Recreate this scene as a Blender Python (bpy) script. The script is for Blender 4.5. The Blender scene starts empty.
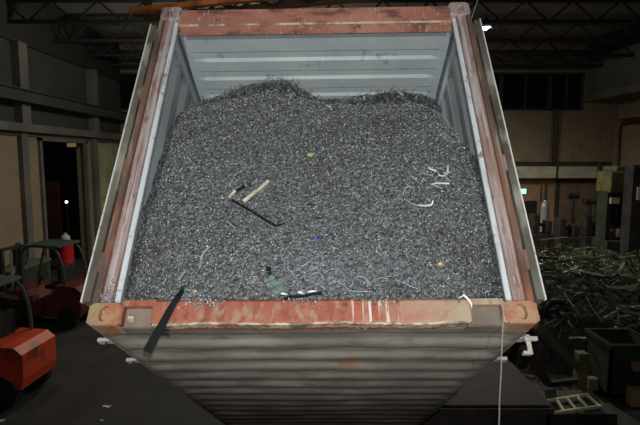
import bpy, bmesh, math, random
import numpy as np
from mathutils import Vector, Matrix, Quaternion
random.seed(7); rng = np.random.default_rng(7)
sc = bpy.context.scene
COL = sc.collection
# ------------------------------------------------------------------ camera, world, light, exposure
H = 4.495                                   # eye height above the hall floor
PITCH = math.radians(6.3); FPX = 502.0
cam_d = bpy.data.cameras.new('camera'); cam = bpy.data.objects.new('camera', cam_d); COL.objects.link(cam)
cam_d.sensor_width = 36.0; cam_d.lens = 36.0*FPX/640.0; cam_d.clip_start = 0.05; cam_d.clip_end = 200
cam.location = (0, 0, H); cam.rotation_euler = (math.pi/2-PITCH, 0, 0)
sc.camera = cam
world = bpy.data.worlds.new('world'); sc.world = world; world.use_nodes = True
wb = world.node_tree.nodes['Background']; wb.inputs[0].default_value = (0.80, 0.92, 0.86, 1); wb.inputs[1].default_value = 0.012
def light(name, kind, loc, energy, color=(1,1,1), size=.1, rot=None, spot=None):
    d = bpy.data.lights.new(name, kind); d.energy = energy; d.color = color
    if kind in ('POINT', 'SPOT'): d.shadow_soft_size = size
    if kind == 'SPOT': d.spot_size = spot; d.spot_blend = 0.9
    o = bpy.data.objects.new(name, d); COL.objects.link(o); o.location = loc
    if rot: o.rotation_euler = rot
    return o
# the flash of the camera, just above its lens
light('camera_flash', 'SPOT', (0.03, 0.0, H+0.14), 285, (0.95, 0.98, 1.0), 0.04, (math.pi/2-PITCH-0.05, 0, 0), math.radians(120))
# added unseen fill lamp behind the viewer, brightens the container mouth
FLOOD_LOC = (-0.6, -9.2, 4.9); FLOOD_E = 2900; BAY_E = 300
light('fill_lamp_beam', 'SPOT', (FLOOD_LOC[0], FLOOD_LOC[1]+.12, FLOOD_LOC[2]), FLOOD_E, (.95,1,.98), .12, (math.pi/2-.02, 0, -.05), math.radians(24))
sc.view_settings.view_transform = 'Standard'; sc.view_settings.look = 'None'
sc.view_settings.gamma = 1; sc.view_settings.use_curve_mapping = False; sc.view_settings.exposure = 0.0

# ------------------------------------------------------------------ helpers
def px(x, y, Y):                            # the world point seen at pixel x, y at distance Y ahead
    a, b = (x-320)/FPX, (212.5-y)/FPX
    dy = math.cos(PITCH)+b*math.sin(PITCH); dz = -math.sin(PITCH)+b*math.cos(PITCH)
    return Vector((a*Y/dy, Y, H+dz*Y/dy))
def srgb(r, g, b):
    f = lambda c: (c/255/12.92 if c/255 <= .04045 else ((c/255+.055)/1.055)**2.4)
    return (f(r), f(g), f(b), 1)
def mat(name, base, patches=(), rough=.6, metal=0, bump=0, bscale=40, emit=None, grain=.0):
    """base colour with noise patches [(colour, scale, threshold, softness, (sx,sy,sz), gate)] laid over it"""
    m = bpy.data.materials.new(name); m.use_nodes = True; nt = m.node_tree; N = nt.nodes; L = nt.links
    b = N['Principled BSDF']; b.inputs['Roughness'].default_value = rough; b.inputs['Metallic'].default_value = metal
    b.inputs['Base Color'].default_value = base
    tc = N.new('ShaderNodeTexCoord'); prev = None
    for p in patches:
        c, s, th, so = p[:4]; st = p[4] if len(p) > 4 else (1,1,1); gate = p[5] if len(p) > 5 else None
        mp = N.new('ShaderNodeMapping'); mp.inputs['Scale'].default_value = st; L.new(tc.outputs['Object'], mp.inputs[0])
        n = N.new('ShaderNodeTexNoise'); n.inputs['Scale'].default_value = s; n.inputs['Detail'].default_value = 5; L.new(mp.outputs[0], n.inputs[0])
        mr = N.new('ShaderNodeMapRange'); mr.inputs[1].default_value = th-so; mr.inputs[2].default_value = th+so; L.new(n.outputs[0], mr.inputs[0])
        fac = mr.outputs[0]
        if gate:                            # (axis, from, to): the patch only lies in that stretch of the thing
            sx = N.new('ShaderNodeSeparateXYZ'); L.new(tc.outputs['Object'], sx.inputs[0])
            g = N.new('ShaderNodeMapRange'); g.inputs[1].default_value = gate[1]; g.inputs[2].default_value = gate[2]; L.new(sx.outputs[gate[0]], g.inputs[0])
            mu = N.new('ShaderNodeMath'); mu.operation = 'MULTIPLY'; L.new(fac, mu.inputs[0]); L.new(g.outputs[0], mu.inputs[1]); fac = mu.outputs[0]
        mx = N.new('ShaderNodeMix'); mx.data_type = 'RGBA'; L.new(fac, mx.inputs[0])
        if prev: L.new(prev, mx.inputs[6])
        else: mx.inputs[6].default_value = base
        mx.inputs[7].default_value = c; prev = mx.outputs[2]
    if prev: L.new(prev, b.inputs['Base Color'])
    if bump:
        n = N.new('ShaderNodeTexNoise'); n.inputs['Scale'].default_value = bscale; n.inputs['Detail'].default_value = 4; L.new(tc.outputs['Object'], n.inputs[0])
        bp = N.new('ShaderNodeBump'); bp.inputs['Strength'].default_value = bump; bp.inputs['Distance'].default_value = .01; L.new(n.outputs[0], bp.inputs['Height']); L.new(bp.outputs[0], b.inputs['Normal'])
    if emit: b.inputs['Emission Color'].default_value = emit[0]; b.inputs['Emission Strength'].default_value = emit[1]
    return m
def obj(name, bm, m, parent=None, smooth=False, fixn=True):
    if fixn: bmesh.ops.recalc_face_normals(bm, faces=bm.faces)
    me = bpy.data.meshes.new(name); bm.to_mesh(me); bm.free()
    for x in (m if isinstance(m, (list, tuple)) else [m]): me.materials.append(x)
    if smooth:
        me.polygons.foreach_set('use_smooth', [True]*len(me.polygons))
    o = bpy.data.objects.new(name, me); COL.objects.link(o)
    if parent: o.parent = parent
    return o
def tag(o, label, cat, group=None, kind=None):
    o['label'] = label; o['category'] = cat
    if group: o['group'] = group
    if kind: o['kind'] = kind
    return o
def empty(name, loc=(0,0,0), rotz=0):
    o = bpy.data.objects.new(name, None); COL.objects.link(o); o.location = loc; o.rotation_euler = (0,0,rotz); o.empty_display_size = .1
    return o
def struct(name, bm, m, **k):
    o = obj(name, bm, m, **k); o['kind'] = 'structure'; return o
def box(bm, lo, hi, M=None, bev=0, mi=0):
    xs = [(lo[i], hi[i]) for i in range(3)]
    vs = [bm.verts.new((xs[0][i], xs[1][j], xs[2][k])) for i in (0,1) for j in (0,1) for k in (0,1)]
    fs = [bm.faces.new([vs[q] for q in f]) for f in ((0,1,3,2),(4,6,7,5),(0,4,5,1),(2,3,7,6),(0,2,6,4),(1,5,7,3))]
    for f in fs: f.material_index = mi
    if bev:
        es = list({e for f in fs for e in f.edges}); r = bmesh.ops.bevel(bm, geom=es, offset=bev, segments=2, affect='EDGES', profile=.6)
        vs = list({v for f in r['faces'] for v in f.verts} | {v for v in vs if v.is_valid})
    if M is not None:
        for v in vs: v.co = M @ v.co
    return bm
def cyl(bm, p, q, r, r2=None, n=14, caps=True):
    p, q = Vector(p), Vector(q); d = (q-p); 
    rot = d.to_track_quat('Z', 'Y'); r2 = r if r2 is None else r2
    A = [bm.verts.new(p+rot@Vector((r*math.cos(t), r*math.sin(t), 0))) for t in [2*math.pi*i/n for i in range(n)]]
    B = [bm.verts.new(q+rot@Vector((r2*math.cos(t), r2*math.sin(t), 0))) for t in [2*math.pi*i/n for i in range(n)]]
    for i in range(n): bm.faces.new((A[i], A[(i+1)%n], B[(i+1)%n], B[i]))
    if caps: bm.faces.new(A[::-1]); bm.faces.new(B)
    return bm
def tube(bm, pts, r, n=8):
    pts = [Vector(p) for p in pts]; rings = []
    for i, p in enumerate(pts):
        d = (pts[min(i+1, len(pts)-1)]-pts[max(i-1, 0)]).normalized(); rot = d.to_track_quat('Z', 'Y') if i == 0 else None
        if i == 0: R = rot; pd = d
        else: R = pd.rotation_difference(d) @ R; pd = d
        rr = r[i] if isinstance(r, (list, tuple)) else r
        rings.append([bm.verts.new(p+R@Vector((rr*math.cos(2*math.pi*k/n), rr*math.sin(2*math.pi*k/n), 0))) for k in range(n)])
    for a, b in zip(rings, rings[1:]):
        for k in range(n): bm.faces.new((a[k], a[(k+1)%n], b[(k+1)%n], b[k]))
    bm.faces.new(rings[0][::-1]); bm.faces.new(rings[-1])
    return bm
def prism(bm, poly, f0, f1, mi=None):
    """extrude polygon: f0/f1 map a 2-D point to the two end faces"""
    A = [bm.verts.new(f0(*p)) for p in poly]; B = [bm.verts.new(f1(*p)) for p in poly]; n = len(poly)
    bm.faces.new(A[::-1]); bm.faces.new(B)
    for i in range(n):
        f = bm.faces.new((A[i], A[(i+1)%n], B[(i+1)%n], B[i]))
        if mi: f.material_index = mi[i]
    return bm
def lathe(bm, prof, c=(0,0,0), n=20):
    c = Vector(c); rings = [[bm.verts.new(c+Vector((r*math.cos(2*math.pi*k/n), r*math.sin(2*math.pi*k/n), z))) for k in range(n)] for r, z in prof]
    for a, b in zip(rings, rings[1:]):
        for k in range(n): bm.faces.new((a[k], a[(k+1)%n], b[(k+1)%n], b[k]))
    bm.faces.new(rings[0][::-1]); bm.faces.new(rings[-1]); return bm
def bar(bm, p, q, w, h, up=(0,0,1)):
    """rectangular bar from p to q"""
    p, q = Vector(p), Vector(q); d = (q-p).normalized(); s = d.cross(Vector(up))
    if s.length < 1e-4: s = d.cross(Vector((1,0,0)))
    s.normalize(); t = s.cross(d)
    vs = [bm.verts.new(c+s*a*w/2+t*b*h/2) for c in (p, q) for a, b in ((-1,-1),(1,-1),(1,1),(-1,1))]
    for f in ((3,2,1,0),(4,5,6,7),(0,1,5,4),(1,2,6,5),(2,3,7,6),(3,0,4,7)): bm.faces.new([vs[i] for i in f])
    return bm
NB = bmesh.new

# ------------------------------------------------------------------ materials
M = {}
M['floor'] = mat('concrete_floor', srgb(42,40,36), [(srgb(28,26,24), 1.2, .52, .12), (srgb(54,50,44), 5, .66, .06)], rough=.8, bump=.2)
M['wall_beige'] = mat('beige_wall', srgb(150,134,108), [(srgb(132,117,96), .6, .5, .2), (srgb(120,106,88), 2.2, .66, .12)], rough=.9)
M['wall_grey'] = mat('grey_wall', srgb(112,110,102), [(srgb(84,84,78), .7, .5, .2)], rough=.9)
M['wall_dark'] = mat('dark_cladding', srgb(66,68,62), [(srgb(54,57,52), .8, .5, .2)], rough=.9)
M['wall_green'] = mat('pale_green_panel', srgb(176,182,140), [(srgb(140,146,112), 1.2, .5, .2)], rough=.8)
M['roof'] = mat('roof_sheet', srgb(132,130,122), [(srgb(100,98,92), .6, .5, .2)], rough=.9)
M['truss'] = mat('dark_truss_steel', srgb(44,42,40), rough=.7)
M['orange_beam'] = mat('orange_painted_steel', srgb(205,118,50), [(srgb(110,60,34), 3, .55, .1)], rough=.55)
M['glass_dark'] = mat('dark_window_glass', srgb(18,22,26), rough=.15)
M['black'] = mat('black_steel', srgb(24,24,24), rough=.6)
M['rubber'] = mat('black_rubber', srgb(20,20,20), rough=.85)
M['darkgrey'] = mat('dark_grey_steel', srgb(52,52,50), [(srgb(34,32,30), 3, .5, .1)], rough=.6)
M['pipe'] = mat('dark_pipe', srgb(58,52,46), rough=.6)
M['pipe_red'] = mat('red_brown_pipe', srgb(84,58,46), [(srgb(58,44,38), 4, .5, .15)], rough=.6)
M['white_band'] = mat('pale_duct', srgb(206,200,178), [(srgb(170,164,144), 2, .5, .2)], rough=.6)
M['olive'] = mat('olive_green_paint', srgb(104,102,62), [(srgb(74,72,48), 3, .5, .15)], rough=.6)
M['dkgreen'] = mat('dark_green_paint', srgb(44,56,42), [(srgb(30,36,28), 3, .5, .15)], rough=.6)
M['cream'] = mat('cream_paint', srgb(206,192,156), rough=.6)
M['fl_orange'] = mat('forklift_orange', srgb(206,74,34), [(srgb(120,50,30), 3, .62, .08)], rough=.45)
M['fl_red'] = mat('forklift_red', srgb(92,36,26), [(srgb(60,28,24), 3, .6, .08)], rough=.45)
M['fl_dark'] = mat('forklift_dark', srgb(40,46,42), rough=.5)
M['fl_guard'] = mat('forklift_guard_grey_green', srgb(84,92,80), rough=.5)
M['brass'] = mat('worn_yellow_steel', srgb(130,110,78), rough=.5)
M['red'] = mat('red_paint', srgb(190,30,28), rough=.4)
M['silver'] = mat('silver_metal', srgb(190,192,192), rough=.35, metal=.6)
M['paleplastic'] = mat('pale_plastic', srgb(200,198,190), rough=.5)
M['paper'] = mat('white_paper', srgb(210,206,196), rough=.8)
M['brownskip'] = mat('dark_brown_steel', srgb(58,48,44), [(srgb(40,34,32), 3, .5, .15)], rough=.75)
M['exit'] = mat('exit_sign_light', srgb(60,160,110), emit=(srgb(185,245,225), 1.3))
M['lamp_glow'] = mat('lamp_glow', (1,1,1,1), emit=((.86,.74,1,1), 9))
M['warm_glow'] = mat('warm_tube_glow', (1,1,1,1), emit=(srgb(255,220,140), .12))
M['spot_glow'] = mat('small_bulb_glow', (1,1,1,1), emit=(srgb(255,240,210), 3))
M['redbrown'] = mat('red_brown_cabinet', srgb(92,40,30), [(srgb(50,28,24), 2, .5, .15)], rough=.7)
# container
RUST = srgb(104,58,42)
M['white_in'] = mat('white_grey_inner_paint', srgb(178,184,184), [(srgb(158,165,167), 2.5, .55, .2), (srgb(140,148,148), 9, .68, .05), (srgb(202,200,184), 14, .71, .04, (3,.7,1))], rough=.45, bump=.05)
M['outer'] = mat('orange_outer_paint', srgb(176,84,50), [(RUST, 3, .58, .1)], rough=.6)
M['header'] = mat('salmon_header_paint', srgb(194,134,114), [(srgb(172,110,94), 3, .5, .12, (.5,1,1)), (srgb(128,88,74), 9, .58, .06, (.6,1.4,1)), (srgb(200,166,150), 20, .64, .05, (3,.6,1)), (srgb(188,170,148), 11, .69, .04, (.35,2,1))], rough=.65, bump=.2)
M['post'] = mat('worn_pink_post_paint', srgb(170,150,142), [(srgb(148,122,113), 5, .50, .08, (3,.35,3)), (srgb(186,172,174), 6, .55, .05, (7,.2,5)), (srgb(146,94,78), 6, .62, .05, (6,.25,4)), (srgb(112,92,82), 11, .62, .06, (3,.6,2)), (srgb(182,166,150), 26, .66, .03, (2,.7,2))], rough=.75, bump=.3)
M['post_orange'] = mat('rusty_post_edge', srgb(122,92,78), [(srgb(92,74,64), 5, .5, .1, (2,.4,2)), (srgb(158,98,70), 4, .52, .08, (3,.5,2), (1, 1.3, .5)), (srgb(150,134,124), 8, .60, .06, (2,.3,2))], rough=.75, bump=.3)
M['sill'] = mat('orange_sill_paint', srgb(174,96,70), [
    (srgb(128,76,58), 9, .54, .07, (3,.25,1)),
    (srgb(150,78,56), 6, .5, .1, (1,.5,1)),
    (srgb(160,96,76), 13, .52, .08, (1.5,.25,1)),
    (srgb(214,200,188), 30, .58, .02, (1.5,.05,1), (0, .18, .24)),
    (srgb(168,104,84), 5, .36, .05, (1,1,1), (0, .44, .50)),
    (srgb(172,138,116), 6, .46, .08, (1,1,1), (0, .36, .60)),
    (srgb(174,156,130), 7, .42, .08, (1,1,1), (0, .66, .82)),
    (srgb(112,66,50), 14, .64, .05),
    (srgb(160,124,102), 18, .58, .05, (1,.5,1))], rough=.7, bump=.4)
M['sill_edge'] = mat('pale_scraped_edge', srgb(196,178,150), [(srgb(140,96,72), 12, .55, .08, (1,1,1)), (srgb(120,108,92), 7, .60, .06)], rough=.8, bump=.3)
M['casting'] = mat('worn_casting_paint', srgb(178,138,106), [(srgb(174,108,74), 7, .50, .06), (srgb(160,150,98), 8, .44, .06, (1,1,1), (0, -1.12, -1.19)), (srgb(168,134,110), 12, .56, .05), (srgb(112,82,64), 16, .70, .05)], rough=.7, bump=.4, bscale=60)
M['recess'] = mat('grey_recess_steel', srgb(136,122,108), [(srgb(112,100,90), 6, .5, .15)], rough=.8, bump=.2)
M['under'] = mat('dirty_grey_underside', srgb(148,138,127), [(srgb(122,115,108), 2.4, .52, .15, (.35,1,1)), (srgb(166,155,140), 5, .56, .10, (.4,1,1)), (srgb(176,108,66), 1.7, .70, .05, (1,1,1)), (srgb(114,104,96), 9, .66, .08, (.5,1.5,1)), (srgb(104,88,74), 2, .40, .15, (.5,1,1), (2, 4.3, 2.6))], rough=.85, bump=.3, bscale=25)
M['flange'] = mat('pale_dusty_flange', srgb(184,172,150), [(srgb(140,126,108), 5, .5, .15, (.5,1,1)), (srgb(120,104,90), 14, .6, .08)], rough=.85, bump=.2)
M['floorboard'] = mat('plywood_floor', srgb(110,80,54), rough=.8)
M['gasket'] = mat('grey_door_edge', srgb(112,108,94), [(srgb(84,74,64), 5, .5, .1, (1,.4,1)), (srgb(150,146,132), 9, .62, .06, (1,.3,1))], rough=.8, bump=.3)
M['door_lip'] = mat('white_door_lip', srgb(224,222,214), [(srgb(150,140,128), 16, .66, .06)], rough=.6)
M['gap_shade'] = mat('seam_gap_shade', srgb(86,94,98), rough=.7)  # dark tone standing in for the shadow gap between roof and wall
M['hard'] = mat('galvanised_fitting', srgb(196,190,180), [(srgb(140,120,106), 14, .6, .08)], rough=.6)
M['wood'] = mat('pale_wood', srgb(216,206,184), [(srgb(178,166,144), 12, .58, .06), (srgb(60,54,50), 9, .70, .02)], rough=.7)
M['strap'] = mat('black_strap', srgb(12,12,13), rough=.95)
M['curl'] = mat('bright_steel_turning', srgb(246,248,250), rough=.45)
M['wire'] = mat('thin_steel_wire', srgb(190,196,202), rough=.4, metal=.2)
M['rag'] = mat('grey_green_rag', srgb(112,128,120), [(srgb(92,106,98), 14, .55, .1)], rough=.9)
M['lime'] = mat('lime_scrap', srgb(150,200,110), rough=.6)
M['blue'] = mat('blue_scrap', srgb(60,60,150), rough=.6)
M['gold'] = mat('brass_scrap', srgb(176,158,120), rough=.5, metal=.3)
M['grime'] = mat('packed_swarf', srgb(98,99,100), [(srgb(52,52,54), 40, .5, .1), (srgb(134,135,135), 60, .56, .06), (srgb(72,64,58), 2.5, .66, .08)], rough=.75, bump=1.0, bscale=110)
M['scrapbar'] = mat('dull_steel_offcut', srgb(126,126,112), [(srgb(90,88,78), 3, .5, .1)], rough=.5, metal=.2)
def chip_mat(name, stops, rough, metal):
    m = bpy.data.materials.new(name); m.use_nodes = True; N = m.node_tree.nodes; L = m.node_tree.links; b = N['Principled BSDF']
    g = N.new('ShaderNodeNewGeometry'); r = N.new('ShaderNodeValToRGB'); L.new(g.outputs['Random Per Island'], r.inputs[0])
    e = r.color_ramp.elements
    while len(e) < len(stops): e.new(.5)
    for q, (p, c) in zip(e, stops): q.position = p; q.color = c
    r.color_ramp.interpolation = 'LINEAR'
    L.new(r.outputs[0], b.inputs['Base Color']); b.inputs['Roughness'].default_value = rough; b.inputs['Metallic'].default_value = metal
    return m
M['chips'] = chip_mat('steel_chips', [(0, srgb(50,51,53)), (.42, srgb(114,116,118)), (.76, srgb(164,167,168)), (.91, srgb(216,218,218)), (1, srgb(255,255,252))], .42, .15)

# ------------------------------------------------------------------ the hall
XW = 15.2
FY0, FY1, XL, XR, YB, ZT = -10.0, 34.0, -10.2, 13.5, 26.0, 10.2
bm = NB(); box(bm, (-19, FY0, -.3), (XW+.4, FY1, 0)); struct('floor', bm, M['floor'])
bm = NB()
n = 140; pts = []
for i in range(n+1):
    y = FY0+(FY1-FY0)*i/n; pts.append((y, ZT+(.08 if i % 2 else 0)))
A = [(bm.verts.new((XL-.6, y, z)), bm.verts.new((XW+.4, y, z))) for y, z in pts]
for a, b in zip(A, A[1:]): bm.faces.new((a[0], a[1], b[1], b[0]))
struct('ceiling', bm, M['roof'])
# left wall: lower wall up to the doorway, upper wall, ledge, piers
OY0, OY1, OZ = 18.3, 22.0, 5.2
bm = NB(); box(bm, (XL-.4, FY0, 0), (XL, OY0, OZ)); box(bm, (XL-.4, OY1, 0), (XL, 23.3, OZ)); box(bm, (XL-.4, 26.2, 0), (XL, FY1, OZ))
struct('wall_left', bm, M['wall_beige'])
bm = NB(); box(bm, (XL-.4, FY0, OZ), (XL, FY1, 8.3)); struct('wall_left_upper', bm, M['wall_dark'])
bm = NB(); box(bm, (XL-.3, 23.3, 0), (XL-.1, 26.2, OZ)); box(bm, (XL-.1, 23.3, 2.6), (XL+.02, 26.2, 2.75)); box(bm, (XL-.1, 24.7, 0), (XL+.02, 24.78, OZ)); struct('wall_left_panel', bm, M['wall_green'])
bm = NB(); box(bm, (XL-.4, FY0, 8.3), (XL+.12, FY1, ZT)); struct('trim_eave', bm, M['truss'])
bm = NB(); box(bm, (XL, FY0, 5.35), (XL+.32, FY1, 5.62)); box(bm, (XL, FY0, 5.22), (XL+.08, FY1, 5.35)); struct('trim_ledge', bm, M['wall_grey'])
bm = NB(); box(bm, (XL-.05, OY0-.02, 0), (XL+.1, OY0+.14, OZ)); box(bm, (XL-.05, OY1-.14, 0), (XL+.1, OY1+.02, OZ)); box(bm, (XL-.05, OY0-.02, OZ-.12), (XL+.1, OY1+.02, OZ+.02)); struct('trim_doorway', bm, M['wall_grey'])
bm = NB(); box(bm, (XL+.28, FY0, 6.68), (XL+.56, FY1, 6.72)); box(bm, (XL+.28, FY0, 6.3), (XL+.56, FY1, 6.35)); box(bm, (XL+.42, FY0, 6.35), (XL+.46, FY1, 6.68)); struct('trim_crane_beam', bm, M['wall_dark'])
for i, y in enumerate((11.6, 17.0, 22.4, 27.8)):
    bm = NB(); box(bm, (XL-.5, y, 5.6), (XL+.28, y+.5, 8.3)); box(bm, (XL-.4, y+.06, 0), (XL+.16, y+.44, 5.6)); struct('wall_left_pier' if i == 0 else 'wall_left_pier.%03d' % i, bm, M['wall_grey'])
# the room beyond the doorway
bm = NB(); box(bm, (-18.5, 15.8, 0), (XL-.4, 16, 6)); box(bm, (-18.5, 25, 0), (XL-.4, 25.2, 6)); box(bm, (-18.7, 15.8, 0), (-18.5, 25.2, 6)); struct('wall_side_room', bm, M['wall_dark'])
bm = NB(); box(bm, (-18.7, 15.8, 6), (XL-.4, 25.2, 6.2)); struct('ceiling_side_room', bm, M['roof'])
# back wall with the dark window band
bm = NB(); box(bm, (XL-.4, YB, 0), (XW, YB+.3, 6.85)); box(bm, (XL-.4, YB, 8.75), (XW, YB+.3, ZT)); box(bm, (13.4, YB, 6.85), (XW, YB+.3, 8.75))
struct('wall_back', bm, M['wall_beige'])
bm = NB(); box(bm, (XL-.4, YB-.15, 8.85), (XR, YB, 9.45)); struct('trim_back_beam', bm, M['wall_grey'])
wx = [-10.6, -6.4, -2.2, 2, 5.6, 9.2, 11.7, 13.4]
for i, (a, b) in enumerate(zip(wx, wx[1:])):
    f = NB(); t = .09
    box(f, (a, YB, 6.85), (a+t, YB+.2, 8.75)); box(f, (b-t, YB, 6.85), (b, YB+.2, 8.75)); box(f, (a, YB, 6.85), (b, YB+.2, 6.95)); box(f, (a, YB, 8.65), (b, YB+.2, 8.75)); box(f, ((a+b)/2-.03, YB, 6.9), ((a+b)/2+.03, YB+.2, 8.7))
    fo = struct('window_%d' % (i+1), f, M['wall_dark'])
    g = NB(); box(g, (a+.02, YB+.12, 6.87), (b-.02, YB+.15, 8.73)); obj('window_pane', g, M['glass_dark'], fo)
# right wall
bm = NB(); box(bm, (XW, FY0, 0), (XW+.3, FY1, 7.3)); struct('wall_right', bm, M['wall_beige'])
bm = NB(); box(bm, (XR, FY0, 7.3), (XW+.3, FY1, 9.3)); box(bm, (XR-.18, FY0, 7.25), (XR, FY1, 7.6)); struct('wall_right_upper', bm, M['wall_grey'])
bm = NB(); box(bm, (XR-.05, FY0, 9.3), (XW+.3, FY1, ZT)); struct('trim_eave_right', bm, M['truss'])
bm = NB(); box(bm, (XL-.6, FY0-.2, 0), (XW+.4, FY0, ZT)); struct('wall_front', bm, M['wall_dark'])
# panelled lower back wall: pale band, beige panels and the frame of a double door
bm = NB(); box(bm, (5.8, YB-.06, 0), (XW, YB, 3.35)); struct('wall_back_panel', bm, mat('tan_panel', srgb(168,138,104), [(srgb(126,104,82), 1.4, .5, .2)], rough=.85))
bm = NB()
for x in (12.25, 14.35):
    box(bm, (x-.09, YB-.14, 0), (x+.09, YB-.06, 3.38))
box(bm, (12.25, YB-.14, 3.2), (14.35, YB-.06, 3.38)); struct('trim_door_frame', bm, M['pipe'])
bm = NB(); box(bm, (12.36, YB-.11, 0), (13.28, YB-.065, 3.2), bev=.02); box(bm, (13.32, YB-.11, 0), (14.24, YB-.065, 3.2), bev=.02)
d = struct('door_1', bm, mat('brown_grey_door', srgb(128,108,88), [(srgb(96,82,68), 1.2, .5, .2)], rough=.8))
bm = NB(); box(bm, (13.1, YB-.16, 1.1), (13.16, YB-.11, 1.35)); obj('door_handle', bm, M['silver'], d)
bm = NB(); box(bm, (10.2, YB-.12, 0), (11.2, YB-.06, 2.25), bev=.02); d = struct('door_2', bm, M['fl_dark'])
bm = NB(); box(bm, (11.0, YB-.17, 1.0), (11.1, YB-.12, 1.05)); obj('door_handle', bm, M['silver'], d)

# roof trusses spanning the hall
def truss(y, z, name='roof_truss', m=M['truss'], x0=XL, x1=XR, dz=.65, step=.75, rot=0, w=.1):
    r = NB(); bar(r, (x0, y, z), (x1, y, z), w, w*1.2); bar(r, (x0, y, z+dz), (x1, y, z+dz), w, w*1.2)
    n = max(2, int((x1-x0)/step)); 
    for i in range(n):
        a = x0+(x1-x0)*i/n; b = x0+(x1-x0)*(i+1)/n
        bar(r, (a, y, z if i % 2 else z+dz), (b, y, z+dz if i % 2 else z), w*.55, w*.55, (0,1,0))
    return r
for i, y in enumerate((11.4, 14.1, 16.8, 19.5, 22.2, 24.6)):
    tag(obj('roof_truss', truss(y, 8.85), M['truss']), ['dark lattice roof truss across the hall, nearest of the six', 'dark lattice roof truss, second nearest under the roof', 'dark lattice roof truss, third from the viewer', 'dark lattice roof truss, fourth from the viewer', 'dark lattice roof truss, fifth from the viewer', 'dark lattice roof truss farthest away, close to the back wall'][i], 'roof truss', 'roof trusses across the hall')
# orange girder above the far edge of the container
gd = empty('lattice_girder', (0, 0, 0))
tag(gd, 'orange painted lattice girder with dark webs just above the container rim', 'girder')
P0, P1 = px(120, 12, 6.9), px(330, -9, 6.1)
def gp(t, dz): q = P0.lerp(P1, t); return Vector((q.x, q.y, q.z+dz))
E0, E1 = .06, 1.6
bm = NB(); bar(bm, gp(E0,0), gp(E1,0), .10, .06); obj('bottom_chord', bm, M['orange_beam'], gd)
bm = NB(); bar(bm, gp(E0,.62), gp(E1,.62), .10, .08); obj('top_chord', bm, M['orange_beam'], gd)
bm = NB(); d = (P1-P0); sh = Vector((0, .55, 0))
bar(bm, gp(E0,.05)+sh, gp(E1,.05)+sh, .1, .07); obj('rear_chord', bm, mat('brown_chord', srgb(96,62,44), rough=.7), gd)
bm = NB()
for i in range(18):
    a, b = E0+(E1-E0)*i/18, E0+(E1-E0)*(i+1)/18
    bar(bm, gp(a, 0 if i % 2 else .62), gp(b, .62 if i % 2 else 0), .045, .045); bar(bm, gp(a, 0), gp(b, .05)+sh, .035, .035) if i % 2 else bar(bm, gp(a, .05)+sh, gp(b, 0), .035, .035)
obj('web', bm, mat('dark_green_web', srgb(58,62,48), rough=.7), gd)
for t in (E0, E1):
    bm = NB(); q = gp(t, .6); cyl(bm, q, (q.x, q.y, ZT), .05); obj('hanger', bm, M['truss'], gd)

# high-bay lamps under the roof: the first is in view, the others are added
def lamp(loc, label, glow=True, e=BAY_E, col=(1,.93,.82), size=.24, bare=False):
    r = empty('high_bay_lamp', loc); tag(r, label, 'lamp', 'high bay lamps under the roof')
    b = NB(); lathe(b, [(.06,.42),(.09,.30),(.12,.26),(size+.03,.02),(size+.04,0),(size+.02,0),(.1,.24),(.05,.25)]); obj('lamp_shade', b, M['darkgrey'], r, smooth=False)
    b = NB(); lathe(b, [(.02,-.07),(size*.6,-.06),(size*.95,-.01),(size,.03),(.1,.05)]); obj('bulb', b, M['lamp_glow'], r, smooth=True)
    b = NB(); cyl(b, (0,0,.4), (0,0,ZT-loc[2]), .015, n=8); obj('cord', b, M['black'], r)
    if bare: light('bay_light', 'POINT', (loc[0], loc[1], loc[2]-.35), e, col, .2)
    else: light('bay_light', 'SPOT', (loc[0], loc[1], loc[2]-.1), e, col, .2, (0,0,0), math.radians(168))
    return r
lp = px(485.5, 28, 20.0)
lamp(tuple(lp), 'lit high bay lamp with a violet glow beside the container rim', e=BAY_E*1.0, col=(.95,.92,1))
lamp((-7.0, 9.5, 9.2), 'added unseen lamp over the forklifts', e=BAY_E*.5)  # added out of view to light the left of the hall
lamp((11.2, 11.0, 9.3), 'added unseen lamp over the offcut heap', e=BAY_E*1.9, col=(.95,1,.84))  # added out of view to brighten the right side
lamp((3.2, 19.2, 8.6), 'added fill lamp hidden behind the right of the container', e=BAY_E*16, col=(1,.92,.78))  # added out of sight to brighten the back wall
lamp((-3.0, 16.4, 8.5), 'added fill lamp hidden behind the left of the container', e=BAY_E*1.7, col=(1,.95,.84), bare=True)  # added out of sight to brighten the left wall and trusses
# body of the added fill lamp, out of view behind the viewer
fl = empty('fill_lamp', FLOOD_LOC); tag(fl, 'added unseen fill lamp behind the viewer', 'lamp')
b = NB(); box(b, (-.3,-.2,-.2), (.3,.05,.2), bev=.03); obj('lamp_housing', b, M['darkgrey'], fl)
b = NB(); box(b, (-.26,.05,-.16), (.26,.06,.16)); obj('lens', b, M['lamp_glow'], fl)
b = NB(); box(b, (-.06,-.8,-.06), (.06,-.2,.06)); obj('wall_arm', b, M['black'], fl)

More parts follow.
